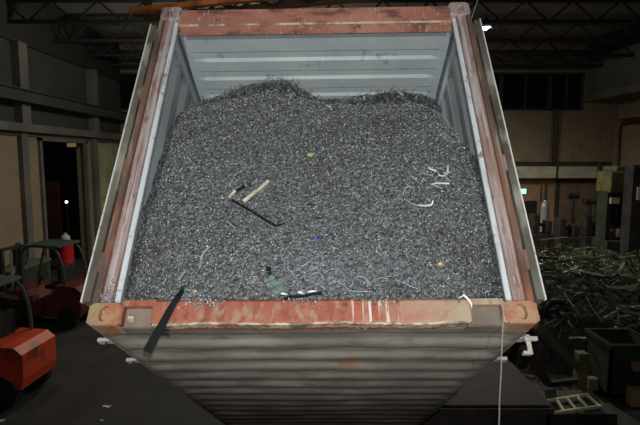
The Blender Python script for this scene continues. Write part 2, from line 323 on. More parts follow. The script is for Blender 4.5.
# ------------------------------------------------------------------ the container (u across, v up along its mouth, w down into it)
LC = 6.058; WH = 1.219
UW = Vector((0.9998, -0.0178, 0.0109)); VW = Vector((0.0018, 0.5922, 0.8054)); WW = Vector((0.0208, 0.8052, -0.5921))
OW = Vector((-0.0477, 2.6282, H-0.8882))
def cw(u, v, w): return OW+UW*u+VW*v+WW*w          # container coordinates to the world
def lc(u, v, w): return Vector((u, v, LC-w))       # container coordinates to its own local frame
Zx = -WW; Xx = (UW-UW.dot(Zx)*Zx).normalized(); Yx = Zx.cross(Xx)
CM = Matrix(((Xx.x,Yx.x,Zx.x),(Xx.y,Yx.y,Zx.y),(Xx.z,Yx.z,Zx.z)))
con = empty('shipping_container'); con.location = cw(0, 0, LC); con.rotation_euler = CM.to_euler()
tag(con, 'tilted open steel cargo container with worn orange rim and white inside, full of swarf', 'container')
def cbox(b, u, v, w, bev=0, mi=0): return box(b, (u[0], v[0], LC-w[1]), (u[1], v[1], LC-w[0]), bev=bev, mi=mi)

# corner castings: block with oval holes
def casting(b, u0, u1, v0, v1, w0, w1):
    us, vs, ws = sorted((u0,u1)), sorted((v0,v1)), (w0, w1)
    c = ((us[0]+us[1])/2, (vs[0]+vs[1])/2); n = 20
    def ring(k, w, sx, sy):
        return [b.verts.new(lc(c[0]+sx*math.cos(2*math.pi*i/n), c[1]+sy*math.sin(2*math.pi*i/n), w)) for i in range(n)]
    def rect(w, s=1.0):
        out = []
        hx, hy = (us[1]-us[0])/2*s, (vs[1]-vs[0])/2*s
        for i in range(n):
            t = 2*math.pi*i/n; x, y = math.cos(t), math.sin(t); k = 1/max(abs(x), abs(y)); out.append(b.verts.new(lc(c[0]+x*k*hx, c[1]+y*k*hy, w)))
        return out
    rings = [rect(w1), rect(w0+.008), rect(w0, .94), ring(0, w0, .030, .046), ring(0, w0+.012, .027, .043), ring(0, w0+.035, .027, .043)]
    for a, q in zip(rings, rings[1:]):
        for i in range(n): b.faces.new((a[i], a[(i+1)%n], q[(i+1)%n], q[i]))
    b.faces.new(rings[0]); b.faces.new(rings[-1])
for s in (-1, 1):
    b = NB(); casting(b, s*1.228, s*1.045, -.012, .118, -.008, .16); obj('corner_casting', b, M['casting'], con)
    b = NB(); casting(b, s*1.222, s*1.06, 2.455, 2.600, -.006, .16); obj('corner_casting', b, M['post'], con)
    for v in (0, 2.47):
        b = NB(); cbox(b, sorted((s*1.222, s*1.06)), (v, v+.121), (LC-.178, LC-.001), bev=.006); obj('corner_casting', b, M['casting'], con)
# door sill with the two recesses beside the castings
b = NB()
poly = [(.0,.0),(.0,.02),(.012,.128),(.03,.135),(.15,.135),(.15,-.02),(.02,-.02)]   # (w, v)
for a, c in zip((-.86, -.62, -.3, .02, .35, .62), (-.62, -.3, .02, .35, .62, .85)):
    pass
prism(b, [(.004,.0),(.0,.012),(.0,.120),(.012,.134),(.13,.134),(.13,.0)], lambda w, v: lc(-.862, v, w), lambda w, v: lc(.852, v, w))
cbox(b, (-1.052,-.862), (.098,.134), (.0,.13), bev=.004); cbox(b, (.852,1.052), (.098,.134), (.004,.13), bev=.004)
cbox(b, (-.875,-.862), (.0,.1), (.0,.06)); cbox(b, (.852,.865), (.0,.1), (.0,.06)); cbox(b, (-1.052,-1.036), (-.005,.1), (.0,.06)); cbox(b, (1.036,1.052), (-.005,.1), (.0,.06))
obj('door_sill', b, M['sill'], con)
b = NB()                                            # ragged pale lower lip of the sill
A = []
for i in range(121):
    u = -.862+1.714*i/120; k = .006*math.sin(u*9)+.005*random.uniform(-1,1); A.append([b.verts.new(lc(u, -.010+k*.6, .001)), b.verts.new(lc(u, .001+k*.5, -.002)), b.verts.new(lc(u, .006, .01)), b.verts.new(lc(u, -.010+k*.6, .06))])
for p, q in zip(A, A[1:]):
    for i in range(4): b.faces.new((p[i], p[(i+1)%4], q[(i+1)%4], q[i]))
b.faces.new(A[0][::-1]); b.faces.new(A[-1]); obj('sill_lip', b, M['sill_edge'], con)
for u0, u1 in ((-1.05,-.865), (.855,1.05)): b = NB(); cbox(b, (u0,u1), (-.01,.1), (.05,.07)); cbox(b, (u0,u1), (-.012,-.004), (.05,.14)); obj('recess_plate', b, M['recess'], con)
b = NB(); cbox(b, (-1.02,-.985), (.02,.055), (.035,.055), bev=.006); obj('lock_keeper', b, M['hard'], con)
# header
b = NB()
prism(b, [(.0,2.395),(.012,2.383),(.10,2.383),(.115,2.40),(.115,2.56),(.0,2.56)], lambda w, v: lc(-1.06, v, w), lambda w, v: lc(1.06, v, w)); obj('header', b, M['header'], con)
b = NB(); A = []                                    # scraped pale paint along the header's lower edge
for i in range(161):
    u = -.98+2.0*i/160; k = .002+.006*max(0, math.sin(u*5+1))*random.random()+.003*random.random(); A.append([b.verts.new(lc(u, 2.388-k*.2, -.002)), b.verts.new(lc(u, 2.389+k, -.002)), b.verts.new(lc(u, 2.389+k, .004)), b.verts.new(lc(u, 2.381, .006+k)), b.verts.new(lc(u, 2.379, .006))])
for p, q in zip(A, A[1:]):
    for i in range(5): b.faces.new((p[i], p[(i+1)%5], q[(i+1)%5], q[i]))
obj('header_lip', b, M['sill_edge'], con)
# corner posts
for s in (-1, 1):
    b = NB()
    pts = [(1.219,.0),(1.185,.0),(1.180,.022),(1.150,.022),(1.146,.010),(1.112,.010),(1.108,.030),(1.084,.036),(1.080,.042),(1.090,.10),(1.165,.14),(1.219,.14)]
    prism(b, pts, lambda u, w: lc(s*u, .118, w), lambda u, w: lc(s*u, 2.455, w), mi=[1,1,0,0,0,0,2,2,2,2,2,0])
    obj('corner_post', b, [M['post'], M['post_orange'], mat('white_post_lining', srgb(206,210,212), [(srgb(160,164,166), 7, .58, .08, (2,.5,2)), (srgb(150,130,118), 12, .66, .04)], rough=.5)], con)
    for v in (.32, 1.0, 1.65, 2.25):
        b = NB(); cbox(b, sorted((s*1.205, s*1.262)), (v, v+.10), (.02,.036)); cyl(b, lc(s*1.236, v-.01, .02), lc(s*1.236, v+.11, .02), .014, n=10); obj('hinge', b, M['post_orange'], con)
# corrugated side panels
def corr(w, pitch, depth, flat=.26, slope=.24):
    t = (w % pitch)/pitch
    if t < flat: return 0
    if t < flat+slope: return depth*(t-flat)/slope
    if t < 2*flat+slope: return depth
    if t < 2*flat+2*slope: return depth*(1-(t-2*flat-slope)/slope)
    return 0
wallcuts = []
pitch = .278; w = .13
while w < LC-.05:
    for t in (0, .26, .50, .76): 
        if w+t*pitch < LC-.03: wallcuts.append(w+t*pitch)
    w += pitch
for s in (-1, 1):
    b = NB(); rows = []
    for w in [.12]+wallcuts[0:]+[LC-.02]:
        d = corr(w-.13+1e-6, pitch, .036) if w >= .13 else 0
        rows.append([b.verts.new(lc(s*(1.165+d), v, w)) for v in (.1, 2.50)])
    for p, q in zip(rows, rows[1:]): b.faces.new((p[0], p[1], q[1], q[0]))
    o = obj('side_panel', b, [M['white_in'], M['outer']], con, fixn=False)
    m = o.modifiers.new('thickness', 'SOLIDIFY'); m.thickness = .004; m.offset = 0
    b = NB(); cbox(b, sorted((s*1.13, s*1.215)), (2.505,2.575), (.14, LC-.16), bev=.006); cbox(b, sorted((s*1.135, s*1.168)), (2.43,2.505), (.13, LC-.16)); obj('top_side_rail', b, M['white_in'], con)
    b = NB(); cbox(b, sorted((s*1.118, s*1.137)), (2.475,2.497), (.12, LC-.16)); obj('seam_shade_strip', b, M['gap_shade'], con)  # dark strip put where the roof seam lies in shade
    b = NB(); cbox(b, sorted((s*1.165, s*1.213)), (.03,.13), (.16, LC-.16), bev=.006); cbox(b, sorted((s*1.207, s*1.217)), (-.004,.13), (.16, LC-.16)); obj('bottom_side_rail', b, M['under'], con)
# roof sheet with pressed ribs
b = NB(); us = [-1.15,-1.075,-1.03,-.99]+[i*.1 for i in range(-9, 10)]+[.99,1.03,1.075,1.15]
ribs = []; w = .372
ws = [.12, .2, .3]
while w < LC-.3:
    ws += [w, w+.018, w+.088, w+.112]; ribs.append(w); w += .221
ws += [LC-.1]; ws.sort(); rows = []
for w in ws:
    row = []
    for u in us:
        e = 1 if abs(u) < 1.0 else (.5 if abs(u) < 1.05 else 0); d = 0
        for r in ribs:
            if abs(w-r) < 1e-6 or abs(w-(r+.112)) < 1e-6: d = 0
            elif abs(w-(r+.018)) < 1e-6 or abs(w-(r+.088)) < 1e-6: d = .020
        row.append(b.verts.new(lc(u, 2.495+d*e, w)))
    rows.append(row)
for p, q in zip(rows, rows[1:]):
    for i in range(len(us)-1): b.faces.new((p[i], p[i+1], q[i+1], q[i]))
o = obj('roof_panel', b, [M['white_in'], M['outer']], con, fixn=False); m = o.modifiers.new('thickness', 'SOLIDIFY'); m.thickness = .003; m.offset = 0
# end wall, floor and underside
b = NB(); cbox(b, (-1.16,1.16), (.05,2.55), (LC-.06, LC-.02)); obj('end_wall', b, M['outer'], con)
b = NB(); cbox(b, (-1.163,1.163), (.112,.14), (.14, LC-.07)); obj('floor_board', b, M['floorboard'], con)
def under_v(w):                                     # trapezoid pressings, crest outward
    t = ((w-.37) % .31)/.31
    for a, c, va, vc in ((0,.24,.024,.0),(.24,.46,.0,.0),(.46,.62,.0,.024),(.62,1.0,.024,.024)):
        if t <= c: return va+(vc-va)*sm0((t-a)/(c-a))
def sm0(x): return x*x*(3-2*x)*.5+x*.5
b = NB(); us = [-1.216,-1.18,-1.14,-1.10]+[-1.05+2.1*i/46 for i in range(47)]+[1.10,1.14,1.18,1.216]
ws = [.06,.14]+[.215+.31*i/14 for i in range(int((LC-.5)/.31*14))]+[LC-.17]; rows = []
for w in ws:
    row = []
    for u in us:
        e = max(0, min(1, (1.19-abs(u))/.07)); v = (under_v(w) if w > .2 else .024)*e
        v += e*(.0035*math.sin(u*3.1+w*2)+.003*math.sin(u*11+w*17)*math.cos(w*5)); row.append(b.verts.new(lc(u, v, w)))
    rows.append(row)
for p, q in zip(rows, rows[1:]):
    for i in range(len(us)-1): b.faces.new((p[i], p[i+1], q[i+1], q[i]))
o = obj('underside_panel', b, M['under'], con, smooth=True); m = o.modifiers.new('thickness', 'SOLIDIFY'); m.thickness = .004; m.offset = 0
# doors swung right back against the sides
for s in (-1, 1):
    b = NB(); cbox(b, sorted((s*1.238, s*1.283)), (.128,2.40), (.004,1.19), bev=.003); dr = obj('door', b, M['gasket'], con)
    b = NB(); cbox(b, sorted((s*1.279, s*1.287)), (.122,2.405), (-.004,.02), bev=.0015); cbox(b, sorted((s*1.283, s*1.288)), (.122,2.405), (1.16,1.19)); obj('door_lip', b, M['door_lip'], dr)
    for w in (.34, .82):
        b = NB(); cyl(b, lc(s*1.232, .0, w), lc(s*1.232, 2.5, w), .011, n=10)
        for v in (.5, 1.3, 2.1): cbox(b, sorted((s*1.222, s*1.240)), (v, v+.05), (w-.035, w+.035))
        obj('lock_bar', b, M['hard'], dr)
        b = NB(); cbox(b, sorted((s*1.215, s*1.25)), (-.008,.012), (w-.035, w+.035), bev=.005); cbox(b, sorted((s*1.235, s*1.285)), (-.014,.008), (w-.045, w-.022), bev=.005); cbox(b, sorted((s*1.262, s*1.29)), (-.014,.008), (w-.022, w+.03), bev=.005); obj('lock_cam', b, M['hard'], dr)
    if s > 0: b = NB(); cbox(b, (1.236,1.262), (-.10,.01), (.27,.285), bev=.004); cbox(b, (1.21,1.262), (-.105,-.085), (.27,.31), bev=.004); cbox(b, (1.225,1.30), (-.03,-.005), (.255,.285), bev=.004); obj('hasp', b, M['hard'], dr)
# the tipping cradle that carries it
cr = empty('tipping_cradle', (cw(0,0,5.2).x, cw(0,0,5.2).y, 0)); tag(cr, 'dark steel cradle propping up the low end of the container', 'cradle')
cl = cr.location
for s in (-1, 1):
    b = NB(); pts = [cw(s*.8, -.012, w) for w in (4.7, 5.75)]
    poly = [(pts[0].y, pts[0].z), (pts[1].y, pts[1].z), (pts[1].y, 0), (pts[0].y-.5, 0)]
    x = pts[0].x; prism(b, poly, lambda y, z: Vector((x-.06-cl.x, y-cl.y, z)), lambda y, z: Vector((x+.06-cl.x, y-cl.y, z))); obj('support_plate', b, M['darkgrey'], cr)
b = NB(); box(b, (-.8,-.3,0), (.8,-.1,.2)); obj('cross_beam', b, M['darkgrey'], cr)

# ------------------------------------------------------------------ the swarf heap
def interp(x, pts): return float(np.interp(x, [p[0] for p in pts], [p[1] for p in pts]))
DL = [(.05,.16),(.25,.25),(.45,.235),(.66,.29),(.82,.26),(1.07,.33),(1.36,.365),(1.69,.44),(2.0,.58),(2.22,.70),(2.49,.98)]
DR = [(.05,.2),(.25,.30),(.53,.225),(.86,.23),(1.33,.34),(1.6,.52),(1.87,.69),(2.2,.86),(2.49,1.02)]
DC = [(.05,.03),(.13,.005),(.3,.03),(.6,.10),(1.0,.19),(1.4,.29),(1.8,.42),(2.1,.56),(2.3,.70),(2.49,.88)]
DT = [(-1.17,.97),(-1.0,.93),(-.87,.88),(-.66,.80),(-.5,.745),(-.32,.715),(-.2,.74),(-.08,.88),(.04,.98),(.2,.97),(.4,.94),(.78,.885),(1.0,.92),(1.17,.99)]
def sm(x): x = min(1, max(0, x)); return x*x*(3-2*x)
from mathutils import noise as mnoise
def depth(u, v):
    e = DL if u < 0 else DR; c = interp(v, DC); ed = interp(v, e)
    t = abs(u)/1.165; d = c+(ed-c)*(t**5)
    k = sm((v-1.5)/.95)
    d = d*(1-k*sm((v-2.0)/.45))+k*sm((v-2.0)/.45)*interp(u, DT) + (interp(u, DT)-.88)*sm((v-1.7)/.8)*(1-k*sm((v-2.0)/.45))
    fade = sm((v-.12)/.25)
    d += fade*sm((v-1.7)/.5)*(.035*mnoise.noise((u*6, v*6, 9.3))+.02*mnoise.noise((u*14, v*14, 3.3)))
    d += fade*(.035*mnoise.noise((u*2.6, v*2.6, 1.3))+.016*mnoise.noise((u*8, v*8, 4.1))+.008*mnoise.noise((u*24, v*24, 7.7)))
    return d
nu, nv = 150, 170
b = NB(); G = []
for j in range(nv+1):
    v = .135+(2.493-.135)*j/nv; row = []
    for i in range(nu+1):
        u = -1.164+2.328*i/nu; row.append(b.verts.new(lc(u, v, depth(u, v)+.006*random.uniform(-1,1))))
    G.append(row)
for j in range(nv):
    for i in range(nu): b.faces.new((G[j][i], G[j][i+1], G[j+1][i+1], G[j+1][i]))
rim = [G[0][i] for i in range(nu+1)]+[G[j][nu] for j in range(1, nv+1)]+[G[nv][i] for i in range(nu-1, -1, -1)]+[G[j][0] for j in range(nv-1, 0, -1)]
low = [b.verts.new((q.co.x, q.co.y, .12)) for q in rim]; nr = len(rim)
for i in range(nr): b.faces.new((rim[i], low[i], low[(i+1)%nr], rim[(i+1)%nr]))
b.faces.new(low)
sw = obj('swarf_heap', b, M['grime'], None, smooth=False); sw.location = con.location; sw.rotation_euler = con.rotation_euler
tag(sw, 'heap of dark grey steel swarf filling the tilted container', 'swarf', kind='stuff')
# depth table for fast placement
DU = np.linspace(-1.16, 1.16, 233); DV = np.linspace(.06, 2.49, 244)
DD = np.array([[depth(u, v) for u in DU] for v in DV])
def dq(u, v):
    iu = np.clip(np.round((u+1.16)/2.32*232).astype(int), 0, 232); iv = np.clip(np.round((v-.06)/2.43*243).astype(int), 0, 243); return DD[iv, iu]
GV, GU = np.gradient(DD, DV, DU)
def ngrad(u, v):
    iu = np.clip(np.round((u+1.16)/2.32*232).astype(int), 0, 232); iv = np.clip(np.round((v-.06)/2.43*243).astype(int), 0, 243); return GU[iv, iu], GV[iv, iu]
def strips(name, N, u, v, lift, L, Wd, curl, m, label, tiltsd=.5, seg=4):
    """N small curved ribbons lying on the heap, as one mesh of separate islands"""
    gu, gv = ngrad(u, v)
    nrm = np.stack([gu, gv, np.ones(N)], 1); nrm /= np.linalg.norm(nrm, axis=1)[:, None]     # local frame: z is out of the mouth
    nrm = nrm+rng.normal(0, tiltsd, (N,3)); nrm /= np.linalg.norm(nrm, axis=1)[:, None]
    r = rng.normal(0, 1, (N,3)); t = np.cross(nrm, r); t /= np.linalg.norm(t, axis=1)[:, None]; s = np.cross(nrm, t)
    c = np.stack([u, v, LC-dq(u, v)+lift], 1)
    # arc in the plane (t, mix of s and n)
    mix = rng.uniform(0, 1.3, N); q = s*np.cos(mix)[:, None]+nrm*np.sin(mix)[:, None]; wdir = np.cross(t, q)
    ang = np.linspace(-.5, .5, seg+1); V = np.zeros((N, seg+1, 2, 3))
    for k, a in enumerate(ang):
        th = a*curl; R = L/np.maximum(curl, 1e-3)
        p = c+t*(R*np.sin(th))[:, None]+q*(R*(1-np.cos(th)))[:, None]
        ww = wdir*np.cos(k*.5)+q*np.sin(k*.5)*.6
        V[:, k, 0] = p-ww*(Wd/2)[:, None]; V[:, k, 1] = p+ww*(Wd/2)[:, None]
    V = V.reshape(-1, 3); V[:, 0] = np.clip(V[:, 0], -1.166, 1.166); V[:, 1] = np.minimum(V[:, 1], 2.492)
    base = (np.arange(N)*(seg+1)*2)[:, None, None]; kk = (np.arange(seg)*2)[None, :, None]; F = (base+kk+np.array([0,1,3,2])[None, None, :]).reshape(-1, 4)
    me = bpy.data.meshes.new(name); me.vertices.add(len(V)); me.vertices.foreach_set('co', V.ravel()); me.loops.add(F.size); me.loops.foreach_set('vertex_index', F.ravel().astype(np.int32))
    me.polygons.add(len(F)); me.polygons.foreach_set('loop_start', np.arange(len(F), dtype=np.int32)*4); me.update(calc_edges=True); me.materials.append(m)
    o = bpy.data.objects.new(name, me); COL.objects.link(o); o.location = con.location; o.rotation_euler = con.rotation_euler
    return tag(o, label, 'swarf', kind='stuff')
N = 90000
u = rng.uniform(-1.155, 1.155, N); v = .145+(2.34)*rng.uniform(0, 1, N)
strips('steel_chips', N, u, v, rng.uniform(-.004,.014,N), rng.lognormal(math.log(.0105), .4, N), rng.uniform(.002,.0048,N), rng.uniform(.4,3.6,N), M['chips'], 'small dark and bright steel chips covering the swarf heap')
N = 3800
strips('bright_specks', N, rng.uniform(-1.15, 1.15, N), .15+2.25*rng.uniform(0,1,N), rng.uniform(.004,.016,N), rng.uniform(.005,.013,N), rng.uniform(.003,.006,N), rng.uniform(.2,1.5,N), chip_mat('bright_specks', [(0, srgb(200,202,204)), (.85, srgb(240,242,242)), (.93, srgb(250,246,220)), (1, srgb(190,160,110))], .35, .1), 'bright flecks of clean steel scattered over the whole heap', tiltsd=.3, seg=2)
# longer tangled turnings along the crest at the far end
N = 2000
u = np.concatenate([rng.normal(.72,.2,800), rng.normal(-.42,.28,600), rng.uniform(-1.1,1.1,600)]); u = np.clip(u, -1.12, 1.12); v = np.clip(2.42-np.abs(rng.normal(0,.16,N)), .4, 2.46)
strips('long_turnings', N, u, v, np.abs(rng.normal(0,.055,N)), rng.uniform(.05,.16,N), rng.uniform(.0025,.0048,N), rng.uniform(1.5,5.5,N), chip_mat('dark_turnings', [(0, srgb(44,44,46)), (.7, srgb(104,105,105)), (.9, srgb(160,160,160)), (1, srgb(236,236,232))], .4, .3), 'tangle of dark long curled turnings along the far crest of the heap', tiltsd=.7, seg=9)
# fine bright hairs low in the middle
N = 1500
u = np.clip(rng.normal(.14,.36,N), -1, 1.0); v = np.clip(.22+np.abs(rng.normal(0,.22,N)), .16, 1.0)
strips('fine_hairs', N, u, v, rng.uniform(.004,.02,N), rng.uniform(.04,.12,N), rng.uniform(.0010,.0021,N), rng.uniform(1.5,6,N), chip_mat('fine_turnings', [(0, srgb(110,114,116)), (.7, srgb(160,166,168)), (1, srgb(235,238,240))], .4, .2), 'fine pale wire-like turnings lying low in the middle of the heap', tiltsd=.35, seg=10)
N = 420                                             # crumbs spilt onto the sill and the left casting
u = np.concatenate([rng.normal(-.60,.05,150), rng.normal(-.05,.05,110), rng.normal(.36,.04,40), rng.normal(-1.135,.03,120)]); v = np.concatenate([.118+rng.normal(0,.02,150), .118+rng.normal(0,.022,110), .11+rng.normal(0,.012,40), .15+rng.normal(0,.045,120)])
gu, gv = np.zeros(N), np.zeros(N)
def spill():
    b = NB()
    for i in range(N):
        w0 = -.006 if v[i] < .134 and u[i] > -1 else (.02 if u[i] > -1 else .004)
        p = lc(u[i], max(.06, v[i]), w0-random.uniform(0,.008)); d = Vector((random.gauss(0,1), random.gauss(0,1), random.gauss(0,.4))).normalized()
        bar(b, p-d*.0045, p+d*.0045, random.uniform(.002,.0045), .002)
    o = obj('spilt_chips', b, M['chips']); o.location = con.location; o.rotation_euler = con.rotation_euler
    return tag(o, 'crumbs of swarf spilt onto the orange sill and the lower left casting', 'swarf', kind='stuff')
spill()

# ------------------------------------------------------------------ single things on the heap (positions are container coordinates)
def D(u, v): return float(dq(np.array([u]), np.array([v]))[0])
def on(u, v, lift=0): return cw(u, v, D(u, v)-lift)
OUT = -WW
def hitd(x, y):                                     # where the line through a photo pixel meets the heap
    o = Vector((0,0,H)); d = (px(x, y, 1.0)-o); t = 1.5
    while t < 8:
        p = o+d*t-OW; u, v, w = p.dot(UW), p.dot(VW), p.dot(WW)
        if abs(u) < 1.2 and 0 < v < 2.6 and w > D(u, v): return u, v
        t += .004
    return u, v
def placed(name, b, m, label, cat, group=None, smooth=False):
    o = obj(name, b, m, smooth=smooth); c = sum((q.co for q in o.data.vertices), Vector())/len(o.data.vertices)
    for q in o.data.vertices: q.co -= c
    o.location = c; return tag(o, label, cat, group)
def ribbon(b, pts, w, th, side):
    """flat strip through world points; side gives the width direction"""
    R = []
    for i, p in enumerate(pts):
        s = side[i] if isinstance(side, list) else side; d = (pts[min(i+1,len(pts)-1)]-pts[max(i-1,0)]).normalized(); n = d.cross(s).normalized(); wi = w[i] if isinstance(w, list) else w
        R.append([b.verts.new(p+s*wi/2+n*th/2), b.verts.new(p-s*wi/2+n*th/2), b.verts.new(p-s*wi/2-n*th/2), b.verts.new(p+s*wi/2-n*th/2)])
    for p, q in zip(R, R[1:]):
        for k in range(4): b.faces.new((p[k], p[(k+1)%4], q[(k+1)%4], q[k]))
    b.faces.new(R[0][::-1]); b.faces.new(R[-1]); return b
def sp(pts, n=24):                                  # smooth curve through points
    P = [pts[0]]+list(pts)+[pts[-1]]; out = []
    for i in range(1, len(P)-2):
        for k in range(n):
            t = k/n; a, b_, c, d = P[i-1], P[i], P[i+1], P[i+2]
            out.append(.5*((2*b_)+(c-a)*t+(2*a-5*b_+4*c-d)*t*t+(3*b_-a-3*c+d)*t**3))
    out.append(pts[-1]); return out
# wooden slat, snapped in the middle
b = NB(); a, c = on(*hitd(244,203), .018), on(*hitd(257,193.5), .026); c2, e = on(*hitd(258.5,193), .03), on(*hitd(269,183), .022)
bar(b, a, c, .021, .014, OUT); bar(b, c2, e, .021, .014, OUT); bar(b, c-(c-a)*.05, c2+(e-c2)*.1, .011, .010, OUT)
placed('wooden_slat', b, M['wood'], 'snapped pale wooden slat lying on the middle left of the heap', 'wood')
b = NB(); a, c = on(*hitd(229.5,199), .014), on(*hitd(236,192.5), .022); bar(b, a, c, .017, .012, OUT); placed('wood_splinter', b, M['wood'], 'short pale piece of wood at the upper end of the long black strap', 'wood')
b = NB(); a, c = on(*hitd(236,192.5), .012), on(*hitd(245,188), .02); bar(b, a, c, .017, .010, OUT); placed('bracket_scrap', b, M['strap'], 'stubby black scrap piece between the wood splinter and the wooden slat', 'scrap')
pts = sp([on(*hitd(x, y), l) for x, y, l in ((232,201,.012),(240,206,.02),(252,213,.022),(265,221,.02),(276,227,.02),(285,224.5,.014))], 8)
b = NB(); ribbon(b, pts, [.016 if k_ < len(pts)-8 else .012 for k_ in range(len(pts))], .004, [(p2-p1).normalized().cross(OUT).normalized() for p1, p2 in zip(pts, pts[1:])]+[(pts[-1]-pts[-2]).normalized().cross(OUT).normalized()]); placed('strap', b, M['strap'], 'long bent black strap lying across the middle of the heap', 'strap')
# strap hanging out over the sill
q = [on(*hitd(184,290), .006), px(178,297,2.70), px(171,308,2.655), px(164,321,2.60), px(155,337,2.575), px(147,352,2.56)]
ps = sp(q, 8); b = NB(); sd = []
for i in range(len(ps)):
    t_ = (ps[min(i+1,len(ps)-1)]-ps[max(i-1,0)]).normalized(); vw = (ps[i]-Vector((0,0,H))).normalized(); sd.append(t_.cross(vw).normalized())
ribbon(b, ps, [.026+.024*i/(len(ps)-1) for i in range(len(ps))], .004, sd); placed('strap', b, M['strap'], 'black strap hanging out of the swarf over the left of the orange sill', 'strap')
b = NB(); pts = sp([on(*hitd(x, y), .012) for x, y in ((268.5,268),(270,275),(275,279),(279,281))], 6); pts = [q+OUT*.012 for q in pts]; ribbon(b, pts, .026, .004, UW); placed('strap', b, M['strap'], 'short black strap above the grey green rag', 'strap')
# rag
b = NB(); g = {}
u0, v0 = hitd(276,287)
for i in range(9):
    for j in range(9):
        u = u0-.045+.09*i/8+.012*math.sin(j*1.1); v = v0-.05+.10*j/8+.012*math.sin(i*.9); g[i,j] = b.verts.new(on(u, v, .030+.010*math.sin(i*1.3)*math.cos(j*1.7)))
for i in range(8):
    for j in range(8):
        if (i, j) in ((0,0),(7,7),(7,6),(0,1)): continue
        b.faces.new((g[i,j], g[i+1,j], g[i+1,j+1], g[i,j+1]))
for vv in [v for v in b.verts if not v.link_faces]: b.verts.remove(vv)
o = placed('rag', b, M['rag'], 'grey green rag half buried above the middle of the sill', 'rag'); o.modifiers.new('thickness', 'SOLIDIFY').thickness = .004
# black edge strip and white lumps under it
b = NB(); pts = sp([on(*hitd(x, y), .012) for x, y in ((284,300),(292,297.5),(302,297),(314,295),(322,294))], 6); tube(b, pts, .008, 6); placed('cable_scrap', b, M['strap'], 'thin black cable end lying along the sill beside the rag', 'cable')
for i, (x, y, dx) in enumerate(((283.5,294,4),(300.5,293,3),(312,293,4.5))):
    b = NB(); a, c = on(*hitd(x-dx, y), .012), on(*hitd(x+dx, y+(1.4 if i < 2 else -1)), .014); tube(b, [a.lerp(c, t)+OUT*.006*math.sin(t*3.1) for t in (0,.25,.5,.75,1)], [.003,.006,.0065,.005,.003], 8)
    placed('metal_lump', b, M['curl'], ['small bright metal lump beside the rag, leftmost of three above the sill', 'small bright metal lump in the middle of three above the sill', 'small bright metal lump, rightmost of three above the sill'][i], 'scrap', 'bright lumps above the sill', True)
# bright curls
curls = [([(438,176.5),(443,177),(447,173.5),(447.3,166.5)], .009), ([(431,186),(438,184.3),(449,185)], .008), ([(444,177),(447,179.5),(449,183)], .006), ([(417.5,206.5),(425,207),(431,206),(432.5,201.5)], .008), ([(428,168.5),(432,171),(436,172.5)], .011), ([(436,169),(440,170),(443,171)], .006), ([(420,174),(427,175.5),(433,178)], .005), ([(421,182),(424,181),(426,182)], .006), ([(408,173.5),(411,177),(414,180.5)], .006), ([(402,198),(404,192),(407,188),(414,189)], .004), ([(406,201),(411,204.5),(419,207)], .004), ([(426,199),(428,201),(430,204)], .005), ([(431,188),(436,187),(441,190)], .004), ([(416,172),(414,169),(411,167.5)], .004),
         ([(322,103),(326,106),(330,108),(331,111)], .008), ([(366,104.5),(371,106),(375,110),(377,114)], .008), ([(201,261),(205,253),(211,247.5)], .007), ([(227,222),(231,225.5),(236,229.5)], .005), ([(180,281),(184,275),(187,271)], .005), ([(442,110),(446,114),(452,117)], .006)]
lab = ['thick bright hooked turning, topmost right of the clump by the right wall', 'bright wavy turning, lowest right in the clump above a gap', 'tiny bright turning joining the hooked and the wavy one', 'bright hooked turning at the bottom of the clump by the right wall', 'short fat bright chip left of the hooked turning', 'thin bright sliver directly left of the hooked turning', 'long dull sliver across the upper clump', 'small bright sliver in the middle of the clump', 'bright slanting sliver at the upper left of the clump', 'thin arching turning at the left end of the clump', 'thin turning running into the bottom hooked one', 'short sliver above the bottom hooked turning', 'thin turning under the wavy one', 'faint thin turning at the top left of the clump',
       'bright curl on the crest of the heap, right of its peak', 'bright curl on the far right crest of the heap', 'bright straight sliver on the lower left slope of the heap', 'thin pale sliver just below the long black strap', 'pale sliver near the bottom left edge of the heap', 'bright sliver at the far right corner of the heap']
M['dull_curl'] = mat('dull_steel_turning', srgb(176,180,184), rough=.45)
for ci, ((pp, r), l) in enumerate(zip(curls, lab)):
    base = [on(*hitd(x, y), .016) for x, y in pp]; b = NB(); ps = sp(base, 6)
    sd = [(ps[min(i+1,len(ps)-1)]-ps[max(i-1,0)]).normalized().cross(OUT).normalized() for i in range(len(ps))]
    nn = len(ps); ribbon(b, ps, [r*1.5*(.35+.65*math.sin(math.pi*min(1, max(0, (i+1)/(nn+1))))) for i in range(nn)], .003, [(s*.9+OUT*.3*math.sin(i*.3)).normalized() for i, s in enumerate(sd)])
    placed('curled_turning', b, M['curl'] if ci in (0,1,3,4,14) else M['dull_curl'], l, 'metal turning', 'curled turnings on the heap')
